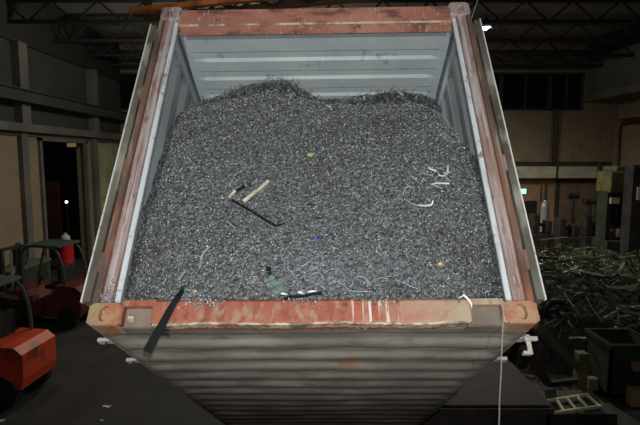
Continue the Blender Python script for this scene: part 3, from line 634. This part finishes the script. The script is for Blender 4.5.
wires = [([(290,262),(288,267),(290,272),(296,272),(304,267),(312,261),(320,257)], 'looping bright wire with a long tail rising to the right above the rag'), ([(291,272),(294,276),(295,281),(294,286),(290,288)], 'bright wire hook hanging below the looping wire'), ([(311,284),(311,277),(317,274),(322,277),(322,283),(316,285),(311,280)], 'small ring of bright wire right of the looping wire'), ([(311,271),(317,268),(322,264)], 'short straight wire above the small wire ring'), ([(330,284),(338,283),(346,288),(352,292),(372,293)], 'long thin wire running right along the foot of the heap'), ([(352,287),(354,280),(360,278),(367,281),(370,288)], 'arched bright wire low in the middle of the heap'), ([(284,256),(287,250),(290,248)], 'short wire end above the looping wire'), ([(297,262),(303,258),(308,262),(303,267),(297,266)], 'small loop of wire inside the looping wire'), ([(324,274),(332,270),(340,272),(345,278)], 'arched wire right of the small wire ring'), ([(282,274),(285,268),(284,263)], 'thin wire standing left of the looping wire'), ([(372,283),(380,279),(388,280)], 'short arched wire right of the big wire arch'), ([(230,185),(234,178),(242,172),(254,167)], 'long thin pale wire arching above the wooden slat'), ([(395,281),(403,284),(411,288),(418,290)], 'straight thin wire in the lower right of the heap')]
for pp, l in wires:
    base = [on(*hitd(x, y), .018) for x, y in pp]; b = NB(); tube(b, sp(base, 7), .0017, 5); placed('wire_curl', b, M['wire'], l, 'wire', 'wire curls on the heap', True)
b = NB(); pts = sp([on(*hitd(458,299), .012), on(*hitd(463,296.5), .02), cw(.835,.15,0)+OUT*.012, cw(.86,.12,0)+OUT*.012, cw(.872,.085,0)+OUT*.012, cw(.862,.06,0)+OUT*.012], 8)
ribbon(b, pts, .012, .003, (UW*.5+VW*.8).normalized()); placed('curled_turning', b, M['curl'], 'white curly turning spilling over the right end of the orange sill', 'metal turning', 'curled turnings on the heap')
for x, y, m, nm, l, r in ((310,156,'lime','plastic_scrap','small lime green scrap on the upper middle of the heap', .02), (318.5,240.5,'blue','plastic_scrap','small blue scrap low in the middle of the heap', .016), (440.5,265,'gold','metal_scrap','small brass coloured lump in the lower right of the heap', .02), (195,292,'gold','metal_scrap','small brass coloured lump at the lower left of the heap', .012)):
    b = NB(); c = on(*hitd(x, y), .016); bmesh.ops.create_icosphere(b, subdivisions=2, radius=r)
    for vv in b.verts: vv.co = vv.co*(1+.45*mnoise.noise(vv.co*60+Vector((x,y,0)))); vv.co = c+UW*vv.co.x*1.2+VW*vv.co.y*.8+OUT*vv.co.z*.6
    placed(nm, b, M[m], l, 'scrap')
# chain hanging from the sill, true to gravity
b = NB(); top = cw(1.022,.134,0); top.y = cw(1.018,-.01,0).y-.012; x0 = top.x
nl = 74
for i in range(nl):
    c = Vector((x0+.0012*math.sin(i*.35), top.y, top.z-.0165*i)); R = Matrix.Rotation(math.pi/2*(i % 2)+.4, 3, 'Z')
    ring = []
    for a in range(10):
        t = 2*math.pi*a/10; q = Vector((.0034*math.cos(t), 0, .0105*math.sin(t))); nrm = Vector((math.cos(t), 0, math.sin(t)))
        ring.append([b.verts.new(c+R@(q+nrm*.0017*math.cos(s)+Vector((0,.0017*math.sin(s),0)))) for s in (0,1.57,3.14,4.71)])
    for a in range(10):
        for k in range(4): b.faces.new((ring[a][k], ring[(a+1)%10][k], ring[(a+1)%10][(k+1)%4], ring[a][(k+1)%4]))
placed('chain', b, mat('dull_chain_steel', srgb(150,148,142), rough=.5, metal=.3), 'thin steel chain hanging down from the right end of the container sill', 'chain')

# ------------------------------------------------------------------ forklifts
def forklift(loc, rotz, label, body, guard):
    """drives towards its own +x; origin on the floor below the middle"""
    r = empty('forklift', loc, rotz); tag(r, label, 'forklift', 'parked forklifts')
    b = NB(); prof = [(-1.15,.35),(-1.2,.55),(-1.2,1.0),(-1.05,1.12),(-.5,1.15),(-.45,.98),(.35,.62),(.45,.95),(.95,.98),(1.0,.82),(.98,.66),(.85,.62),(.78,.72),(.6,.8),(.4,.72),(.3,.5),(.25,.32),(-.55,.3),(-.62,.5),(-.78,.6),(-.95,.5),(-1.02,.35)]
    prism(b, prof, lambda x, z: Vector((x,-.5,z)), lambda x, z: Vector((x,.5,z))); bd = obj('body', b, body, r)
    for sy in (-1, 1): b = NB(); cyl(b, (-.15,sy*.53,.56), (-.15,sy*.5,.56), .07); obj('cap', b, M['black'], bd)
    b = NB(); box(b, (-.5,-.32,1.0), (-.05,.32,1.12), bev=.03); box(b, (-.55,-.3,1.12), (-.42,.3,1.6), bev=.04); obj('seat', b, M['rubber'], r)
    for sx, rad in ((.62,.34), (-.8,.27)):
        for sy in (-1, 1):
            b = NB(); y0, y1 = sorted((sy*.34, sy*.56)); lathe_pts = [(rad*.55,0),(rad*.92,0),(rad,.03),(rad,.19),(rad*.92,.22),(rad*.55,.22)]
            n = 26; rings = [[b.verts.new((sx+q*math.cos(2*math.pi*k/n), y0+z, rad+q*math.sin(2*math.pi*k/n))) for k in range(n)] for q, z in lathe_pts]
            for A_, B_ in zip(rings, rings[1:]):
                for k in range(n): b.faces.new((A_[k], A_[(k+1)%n], B_[(k+1)%n], B_[k]))
            b.faces.new(rings[0][::-1]); b.faces.new(rings[-1]); wo = obj('wheel', b, M['rubber'], r)
            b = NB(); cyl(b, (sx, y0-.01, rad), (sx, y1+.01, rad), rad*.45, n=16); obj('hub', b, M['darkgrey'], wo)
    b = NB()
    for sy in (-1, 1): tube(b, sp([Vector((-.75,sy*.46,1.1)), Vector((-.7,sy*.46,1.7)), Vector((-.45,sy*.45,2.12)), Vector((.3,sy*.45,2.15)), Vector((.55,sy*.46,1.7)), Vector((.72,sy*.47,.95))], 5), .035, 8)
    obj('guard_frame', b, guard, r)
    b = NB(); box(b, (-.62,-.47,2.14), (.42,.47,2.19), bev=.01)
    for k in range(7): box(b, (-.55+.14*k,-.47,2.19), (-.51+.14*k,.47,2.215))
    obj('guard_roof', b, guard, r)
    b = NB()
    for sy in (-1, 1): box(b, (1.08,sy*.36-.05,.08), (1.2,sy*.36+.05,2.05))
    for z in (.3, 1.1, 1.98): box(b, (1.1,-.4,z), (1.18,.4,z+.08))
    ms = obj('mast', b, M['fl_dark'], r)
    b = NB(); cyl(b, (1.14,0,.3), (1.14,0,1.9), .035, n=10); obj('lift_ram', b, M['silver'], ms)
    b = NB()
    for sy in (-1, 1): box(b, (1.22,sy*.28-.055,.05), (1.27,sy*.28+.055,.75)); box(b, (1.22,sy*.28-.055,.05), (2.25,sy*.28+.055,.09))
    box(b, (1.2,-.45,.42), (1.24,.45,.5)); obj('forks', b, M['darkgrey'], r)
    b = NB(); tube(b, [Vector((.4,0,.95)), Vector((.22,0,1.32))], .02, 8); n = 16; tube(b, [Vector((.22+.16*math.sin(2*math.pi*k/n)*.45, .17*math.cos(2*math.pi*k/n), 1.33+.16*math.sin(2*math.pi*k/n)*.8)) for k in range(n+1)], .014, 6); obj('steering_wheel', b, M['black'], r)
    for sy in (-1, 1): b = NB(); bar(b, (.55,sy*.53,.78), (1.12,sy*.5,.86), .09, .10); obj('tilt_cylinder', b, M['brass'], r)
    return r
p = px(40, 397, 9.0); 
forklift((-6.45, 9.15, 0), math.radians(176), 'orange forklift with open cab, nearer of the two at the left', M['fl_orange'], M['fl_guard'])
forklift((-7.35, 13.4, 0), math.radians(172), 'dull red forklift parked behind the orange one', M['fl_red'], mat('green_guard', srgb(56,74,62), rough=.5))
# red drum with a pale can on top
q = px(66, 250, 20.0); c = (q.x, 20.0, 0)
dr = empty('oil_drum', c); tag(dr, 'red drum standing behind the forklifts at the doorway', 'drum')
b = NB(); lathe(b, [(.27,0),(.285,.02),(.285,.3),(.30,.32),(.285,.34),(.285,.62),(.30,.64),(.285,.66),(.285,.98),(.27,1.0)]); obj('drum_body', b, M['red'], dr)
b = NB(); cyl(b, (.12,.1,1.0), (.12,.1,1.03), .04); obj('bung', b, M['darkgrey'], dr)
b = NB(); lathe(b, [(.16,0),(.18,.02),(.18,.26),(.15,.32),(.07,.36),(.07,.42)], (c[0],c[1],1.03)); o = obj('canister', b, M['paleplastic']); tag(o, 'pale canister standing on top of the red drum', 'canister')
# things seen in the dark doorway
b = NB(); box(b, (-13.4,22.8,0), (-11.9,23.6,3.4), bev=.03); cb = obj('cabinet', b, M['redbrown']); tag(cb, 'red brown cabinet in the dark side room', 'cabinet')
b = NB(); box(b, (-12.66,22.77,.1), (-12.64,22.8,3.3)); box(b, (-13.35,22.77,1.7), (-11.95,22.8,1.73)); obj('door', b, M['black'], cb)
b = NB(); box(b, (-13.5,19.9,0), (-12.7,21.2,1.9), bev=.03); o = obj('cabinet', b, M['redbrown']); tag(o, 'low red brown cabinet near the doorway jamb', 'cabinet')
b = NB(); box(b, (-12.68,19.95,.9), (-12.66,21.15,.93)); box(b, (-12.68,20.5,.1), (-12.66,20.53,1.8)); obj('door', b, M['black'], o)
t_ = px(76,145,24.2); tl = empty('tube_light', (t_.x, 24.2, t_.z)); tag(tl, 'dim yellowish tube light high in the side room', 'lamp')
b = NB(); box(b, (-.42,-.05,-.09), (.42,.05,.09), bev=.02); obj('tube', b, M['warm_glow'], tl)
b = NB(); box(b, (-.46,.05,-.11), (.46,.12,.11)); cyl(b, (0,.08,.1), (0,.08,6-t_.z), .02, n=8); obj('housing', b, M['darkgrey'], tl)
s_ = px(66.5,202,21.5); b = NB(); lathe(b, [(.02,-.06),(.055,-.03),(.06,.02),(.03,.06)], tuple(s_), 12); o = obj('work_light', b, M['spot_glow']); tag(o, 'tiny bright light in the dark doorway above the red drum', 'lamp')
b = NB(); cyl(b, (s_.x,s_.y+.02,0), (s_.x,s_.y+.02,s_.z), .025, n=8); obj('stand', b, M['black'], o)
for x, y in ((0,0),):
    b = NB(); w_ = px(8,225,14.5); box(b, (XL+.4,14.6,0), (XL+1.1,16.6,1.05), bev=.03); o = obj('workbench', b, M['dkgreen']); tag(o, 'dark green bench along the left wall behind the forklifts', 'bench')
    b = NB(); box(b, (XL+.36,14.55,1.05), (XL+1.15,16.65,1.12), bev=.01); obj('bench_top', b, M['fl_guard'], o)
    b = NB(); lathe(b, [(.2,0),(.24,.1),(.2,.5),(.12,.62),(.05,.7)], (XL+.7,15.6,1.12), 14); o = obj('funnel_can', b, M['fl_dark']); tag(o, 'dark can standing on the green bench at the left wall', 'can')

# ------------------------------------------------------------------ right side of the hall
def pipe(name, pts, r, m, label): b = NB(); tube(b, pts, r, 10); return placed(name, b, m, label, 'pipe')
zp = px(560,163,25.6).z; xs = px(520,163,25.6).x
pipe('pipe', [(4.5,25.75,zp), (15.19,25.75,zp)], .07, M['pipe'], 'dark pipe running level along the back wall above the pale band')
pipe('pipe', [(4.5,25.7,zp-.42), (13.0,25.7,zp-.42)], .035, M['pipe'], 'thin pipe level just under the dark one on the back wall')
t = px(554,110,25.7); pipe('pipe', [(t.x,25.72,6.9), (t.x,25.72,zp)], .085, M['pipe'], 'upright dark pipe dropping down the back wall')
t = px(597,205,25.5); pipe('pipe', [(t.x,25.5,0), (t.x,25.5,zp)], .10, M['pipe'], 'upright pipe standing against the double door frame')
t = px(541,205,25.6); pipe('pipe', [(t.x,25.65,0), (t.x,25.65,3.3)], .045, M['pipe'], 'slim upright pipe beside the silver cylinder')
a = px(616,165,22.0); pipe('pipe', sp([Vector((a.x,22,0)), Vector((a.x,22,zp)), Vector((a.x,22,px(620,128,22).z)), Vector((a.x+.3,22,px(620,122,22).z)), Vector((a.x+1.2,22,px(620,120,22).z))], 8), .16, M['pipe_red'], 'thick red brown pipe with a bend at its top by the right wall')
b = NB(); za, zb = px(560,166,25.8).z, px(560,178,25.8).z
box(b, (8.2,25.5,zb), (15.0,25.98,za-.02), bev=.03); o = obj('duct', b, M['white_band']); tag(o, 'pale long duct along the back wall under the dark pipe', 'duct')
b = NB()
for x in (9.0,12.0,14.7): box(b, (x-.04,25.46,zb-.03), (x+.04,25.98,za+.01))
obj('duct_strap', b, M['pipe'], o)
sq = px(523.5,191.5,25.8); es = empty('exit_sign', (sq.x,25.9,sq.z)); tag(es, 'small lit green exit sign above the dark door', 'sign')
b = NB(); box(b, (-.2,0,-.15), (.2,.06,.15), bev=.01); obj('sign_case', b, M['paleplastic'], es)
b = NB(); box(b, (-.18,-.006,-.13), (.18,0,.13)); obj('sign_face', b, M['exit'], es)
# tall silver cylinder
c = px(545,205,24.4); b = NB(); lathe(b, [(.16,0),(.2,.03),(.2,2.1),(.17,2.28),(.08,2.36),(.06,2.42)], (c.x,24.4,0)); o = obj('gas_cylinder', b, M['silver'], smooth=False); tag(o, 'tall silver cylinder standing against the back wall', 'cylinder')
b = NB(); cyl(b, (c.x,24.4,2.42), (c.x,24.4,2.5), .09); obj('valve_cap', b, M['darkgrey'], o)
# pedestal tools along the back wall
for i, (x, top, l) in enumerate(((573,193,'dark pedestal tool left of the two before the double door'), (590,199,'dark pedestal tool right of the two before the double door'))):
    c = px(x, top, 23.5); r = empty('pedestal_grinder', (c.x,23.5,0)); tag(r, l, 'grinder', 'pedestal tools by the back wall')
    b = NB(); lathe(b, [(.28,0),(.28,.04),(.1,.1),(.09,c.z-.25)]); obj('column', b, M['darkgrey'], r)
    b = NB(); cyl(b, (-.18,0,c.z-.12), (.18,0,c.z-.12), .12); obj('motor', b, M['darkgrey'], r)
    for s in (-1, 1): b = NB(); cyl(b, (s*.2,0,c.z-.12), (s*.28,0,c.z-.12), .15, n=18); obj('wheel', b, M['pipe'], r)
# cluttered low machines in the dark along the back
for i, (x0, x1, top, y, l) in enumerate(((530,552,214,22.6,'low dark machine before the silver cylinder'), (556,578,218,22.2,'low dark machine before the left pedestal tool'), (582,602,215,21.8,'low dark machine beside the green press'))):
    a, c = px(x0, top, y), px(x1, top, y); r = empty('workshop_machine', ((a.x+c.x)/2, y, 0)); tag(r, l, 'machine', 'low machines along the back wall'); w = (c.x-a.x)/2
    b = NB(); box(b, (-w,-.4,0), (w,.4,a.z*.55), bev=.04); box(b, (-w*.9,-.3,a.z*.55), (-w*.3,.3,a.z), bev=.05); box(b, (w*.35,-.25,a.z*.55), (w*.85,.25,a.z*.85), bev=.05); obj('machine_body', b, M['darkgrey'] if i != 1 else M['brownskip'], r)
    b = NB(); cyl(b, (-w*.3,0,a.z*.78), (w*.35,0,a.z*.72), .07); obj('spindle', b, M['pipe'], r)
    b = NB(); box(b, (-w*.2,-.43,a.z*.2), (w*.4,-.4,a.z*.42)); obj('panel', b, M['pipe'], r)
# green press
a, c = px(604,170,19.5), px(636,170,19.5); r = empty('hydraulic_press', ((a.x+c.x)/2, 19.5, 0)); tag(r, 'tall green press with a cream plate at the far right', 'press'); zt = a.z; w = (c.x-a.x)/2
b = NB(); box(b, (-w,-.5,zt-.85), (w*.8,.5,zt-.05), bev=.06); box(b, (-w*.6,-.4,zt-.05), (w*.4,.4,zt+.15), bev=.04); obj('press_head', b, M['olive'], r)
b = NB(); box(b, (-w,-.35,0), (-w*.72,.35,zt-.85)); box(b, (w*.6,-.35,0), (w*.9,.35,zt-.85)); obj('upright', b, M['dkgreen'], r)
b = NB(); box(b, (-w*1.05,-.55,0), (w,.55,1.3), bev=.05); obj('press_bed', b, M['dkgreen'], r)
b = NB(); cyl(b, (-.05,0,1.9), (-.05,0,zt-.85), .18); box(b, (-.5,-.3,1.75), (.4,.3,1.92)); obj('ram', b, M['darkgrey'], r)
p1, p2 = px(612,198,19.0), px(621,204,19.0); b = NB(); box(b, (p1.x-r.location.x,-.42,p2.z), (p2.x-r.location.x,-.36,p1.z), bev=.01); obj('name_plate', b, M['cream'], r)
p1, p2 = px(632,172,18.4), px(660,200,18.4); r = empty('control_cabinet', (p1.x+.7,18.7,0)); tag(r, 'dark control cabinet with a cream panel right of the green press', 'cabinet')
b = NB(); box(b, (-.62,-.25,0), (.8,.3,px(640,165,18.4).z), bev=.03); obj('cabinet_body', b, M['darkgrey'], r)
b = NB(); box(b, (-.45,-.29,px(640,200,18.4).z), (.6,-.25,px(640,187,18.4).z), bev=.01); obj('panel', b, M['cream'], r)

# offcut heap: bent steel strips and bars, in bins
random.seed(11)
cx, cy = 6.6, 12.5
def heap_h(x, y):
    d = ((x-cx)/3.6)**2+((y-cy)/2.7)**2; return max(0, 2.05*(1-d)**.5 if d < 1 else 0)
b = NB(); n = 40; G = {}
for i in range(n+1):
    for j in range(n+1):
        x, y = cx-3.7+7.4*i/n, cy-2.75+5.5*j/n; G[i,j] = b.verts.new((x, y, max(.0, heap_h(x,y)*.86+random.uniform(-.06,.06) if heap_h(x,y) > .02 else 0)+.01))
for i in range(n):
    for j in range(n): b.faces.new((G[i,j], G[i+1,j], G[i+1,j+1], G[i,j+1]))
o = obj('offcut_heap', b, mat('dark_scrap_core', srgb(46,46,42), [(srgb(24,24,22), 3, .5, .1), (srgb(76,74,64), 8, .6, .08)], rough=.8, bump=.6, bscale=14)); tag(o, 'dark core of the offcut heap at the right', 'scrap heap', kind='stuff')
b = NB()
for i in range(1500):
    t, rr = random.uniform(0, 6.28), math.sqrt(random.random()); x, y = cx+3.5*rr*math.cos(t), cy+2.5*rr*math.sin(t); z = heap_h(x, y)*random.uniform(.9,1.05)+.03
    d = Vector((random.gauss(0,1), random.gauss(0,.8), random.gauss(0,.32))).normalized(); L = random.uniform(.12,.4); k = random.uniform(-.25,.25)
    c = Vector((x, y, z)); sd = Vector((-d.y, d.x, 0)); ps = [c-d*L, c-d*L*.3+sd*k*L*.5, c+d*L*.4+sd*k*L*.5, c+d*L+Vector((0,0,random.uniform(-.1,.08)))]
    for q in ps: q.z = max(.03, q.z)
    wd = random.uniform(.015,.065)
    ribbon(b, ps, wd, .006, Vector((random.gauss(0,1), random.gauss(0,1), random.gauss(0,1))).normalized())
o = obj('offcut_strips', b, chip_mat('offcut_strips', [(0, srgb(40,41,35)), (.5, srgb(80,84,66)), (.9, srgb(124,128,98)), (1, srgb(172,176,142))], .5, .2)); tag(o, 'countless bent steel strips strewn over the offcut heap', 'scrap strips', kind='stuff')
bars = [((585,262),(618,283),11.6,'pale slanting bar, longest at the back of the offcut heap', .09), ((604,275),(640,277),11.0,'thin level bar at the right end of the offcut heap', .035), ((560,244),(585,254),13.0,'slanting dull bar at the upper left of the offcut heap', .06), ((592,249),(622,259),13.2,'dull bar lying across the top of the offcut heap', .06), ((619,258),(640,255),12.6,'greenish bar at the far right top of the offcut heap', .10), ((617,276),(624,262),11.2,'short upright bar beside the greenish bar', .07), ((548,283),(572,296),10.7,'slanting strip at the lower left of the offcut heap', .05), ((563,340),(600,318),10.3,'long pale strip low on the offcut heap rising to the right', .06), ((556,336),(590,322),10.4,'second strip lying under the long pale one', .04), ((565,268),(600,275),11.4,'level strip in the middle of the offcut heap', .05), ((604,318),(622,308),10.2,'bright short strip at the lower right of the heap', .05), ((540,240),(568,237),14.2,'thin bar sticking out at the top left behind the heap', .04)]
for (a, c, y, l, w) in bars:
    b = NB(); bar(b, px(*a, y), px(*c, y+.25), w, .02); placed('steel_bar', b, M['scrapbar'] if w < .095 else M['olive'], l, 'steel bar', 'bars on the offcut heap')
c = px(556,311,10.7); b = NB(); n = 30; rr = .19; prof = [(rr,-.05),(rr+.05,-.09),(rr+.09,-.06),(rr+.09,.06),(rr+.05,.09),(rr,.05)]
rings = [[b.verts.new((c.x+q*math.cos(2*math.pi*k/n), c.y+z, c.z+q*math.sin(2*math.pi*k/n))) for k in range(n)] for q, z in prof]
for A_, B_ in zip(rings, rings[1:]+rings[:1]):
    for k in range(n): b.faces.new((A_[k], A_[(k+1)%n], B_[(k+1)%n], B_[k]))
placed('tyre', b, M['rubber'], 'dark ring like a tyre leaning on the near side of the offcut heap', 'tyre')
# open bins in front of the heap
def skip(loc, sx, sy, sz, m, label, rz=0):
    r = empty('scrap_bin', loc, rz); tag(r, label, 'bin', 'steel bins at the right'); t = .05
    b = NB(); box(b, (-sx,-sy,.1), (sx,-sy+t,sz)); box(b, (-sx,sy-t,.1), (sx,sy,sz)); box(b, (-sx,-sy,.1), (-sx+t,sy,sz)); box(b, (sx-t,-sy,.1), (sx,sy,sz)); box(b, (-sx,-sy,.1), (sx,sy,.15)); obj('bin_body', b, m, r)
    b = NB()
    for s in (-1, 1): box(b, (-sx-.03,s*sy-.04,sz-.08), (sx+.03,s*sy+.04,sz)); box(b, (s*sx-.04,-sy,sz-.08), (s*sx+.04,sy,sz))
    obj('rim', b, m, r)
    for ax in (-1, 1): b = NB(); box(b, (ax*sx*.7-.08,-sy,0), (ax*sx*.7+.08,sy,.1)); obj('skid', b, M['black'], r)
    return r
r = skip((2.32, 7.5, 0), .92, .8, 1.0, M['brownskip'], 'lidded dark brown steel bin standing right behind the container')
b = NB(); box(b, (-.9,-.78,1.0), (.9,.78,1.03), bev=.01); obj('lid', b, M['brownskip'], r)
a = px(600,395,9.6); skip((px(603,395,9.7).x, 9.25, 0), .42, .42, 1.1, M['dkgreen'], 'dark green bin between the olive post and the black bin')
skip((px(643,395,9.6).x+.25, 9.2, 0), .5, .5, .62, M['black'], 'black bin at the lower right edge with pale pieces in front')
# olive stand with two sloping arms
f0 = px(579,396,8.9); st = empty('sloping_stand', (f0.x, 8.9, 0)); tag(st, 'olive steel stand with an upright post and sloping arms by the container corner', 'stand'); S = st.location
b = NB(); tp = px(579,352,8.9); box(b, (-.09,-.09,0), (.09,.09,tp.z), bev=.01); box(b, (-.22,-.22,0), (.22,.22,.03)); obj('post', b, M['olive'], st)
b = NB(); bar(b, px(576,366,8.9)-S, px(534,325,8.3)-S, .16, .12); obj('arm', b, M['olive'], st)
b = NB(); e1 = px(548,384,8.75)-S; bar(b, e1, px(524,348,8.2)-S, .13, .1); obj('lower_arm', b, M['pipe_red'], st)
b = NB(); e2 = px(578,357,8.9)-S; bar(b, e1, Vector((0,0,e1.z)), .09, .09); obj('brace', b, M['darkgrey'], st)
# ladder-like grid on a low plinth
p0, p1 = px(548,398,8.0), px(590,393,8.35)
z0 = .42; r = empty('grating_table', (4.05, 8.15, 0)); tag(r, 'low frame with a ladder-like top of pale bars before the olive stand', 'grating')
def gz(x, y):                                       # pixel onto the top plane of the frame
    d = px(x, y, 1.0)-Vector((0,0,H)); t = (z0-H)/d.z; return Vector((0,0,H))+d*t-Vector((4.05,8.15,0))
b = NB(); A1, A2, B1, B2 = gz(546,401), gz(588,394.5), gz(552,413), gz(601,406)
bar(b, A1, A2, .04, .04); bar(b, B1, B2, .04, .04); obj('side_bar', b, M['cream'], r)
for k in range(5):
    t = k/4; b = NB(); bar(b, A1.lerp(A2, t*.97), B1.lerp(B2, t*.97), .035, .03); obj('rung', b, M['cream'], r)
b = NB(); box(b, (-.42,-.42,0), (.78,.42,z0-.06), bev=.02); obj('plinth', b, M['dkgreen'], r)
b = NB(); c = px(592,383,9.2); box(b, (c.x-.08,9.15,c.z-.12), (c.x+.1,9.3,c.z+.1), bev=.01); box(b, (c.x-.02,9.2,0), (c.x+.02,9.25,c.z)); placed('marker_plate', b, M['brass'], 'small tan plate on a stake right of the olive post', 'plate')
for x, y, Y, l in ((632,362,8.75,'tan block on the rim of the black bin at the lower right'), ):
    c = px(x, 358, 9.0); b = NB(); box(b, (c.x-.12,8.72,.622), (c.x+.3,8.95,.80), bev=.03); placed('tan_block', b, mat('tan_block', srgb(140,104,84), rough=.8), l, 'block')
c = px(634,393,8.7); b = NB(); box(b, (c.x-.09,8.62,.0), (c.x+.25,8.8,c.z+.1), bev=.02); placed('yellow_box', b, mat('tan_yellow', srgb(150,122,78), rough=.7), 'small yellowish box on the floor at the lower right edge', 'box')
# litter on the floor
def fz(x, y): d = px(x, y, 1.0)-Vector((0,0,H)); t = -H/d.z; return Vector((0,0,H))+d*t
for x, y, l, s in ((107,407,'scrap of white paper on the dark floor below the forklift',.07), (102,421,'tiny white scrap at the bottom edge of the dark floor',.035), (1,421,'pale scrap in the lower left corner of the floor',.06), (547,394,'small white scrap on the corner of the brown bin',.04)):
    c = fz(x, y); b = NB(); g = {}
    if x > 500: c = px(547,395,7.0); c.z = max(c.z, .0)
    for i in range(4):
        for j in range(3): g[i,j] = b.verts.new((c.x-s+s*2*i/3, c.y-s*.5+s*j*.5, c.z+.012+.012*math.sin(i*2+j)))
    for i in range(3):
        for j in range(2): b.faces.new((g[i,j], g[i+1,j], g[i+1,j+1], g[i,j+1]))
    if x > 500: b.free(); continue
    o = placed('paper_scrap', b, M['paper'], l, 'litter', 'litter on the floor'); o.modifiers.new('thickness', 'SOLIDIFY').thickness = .003
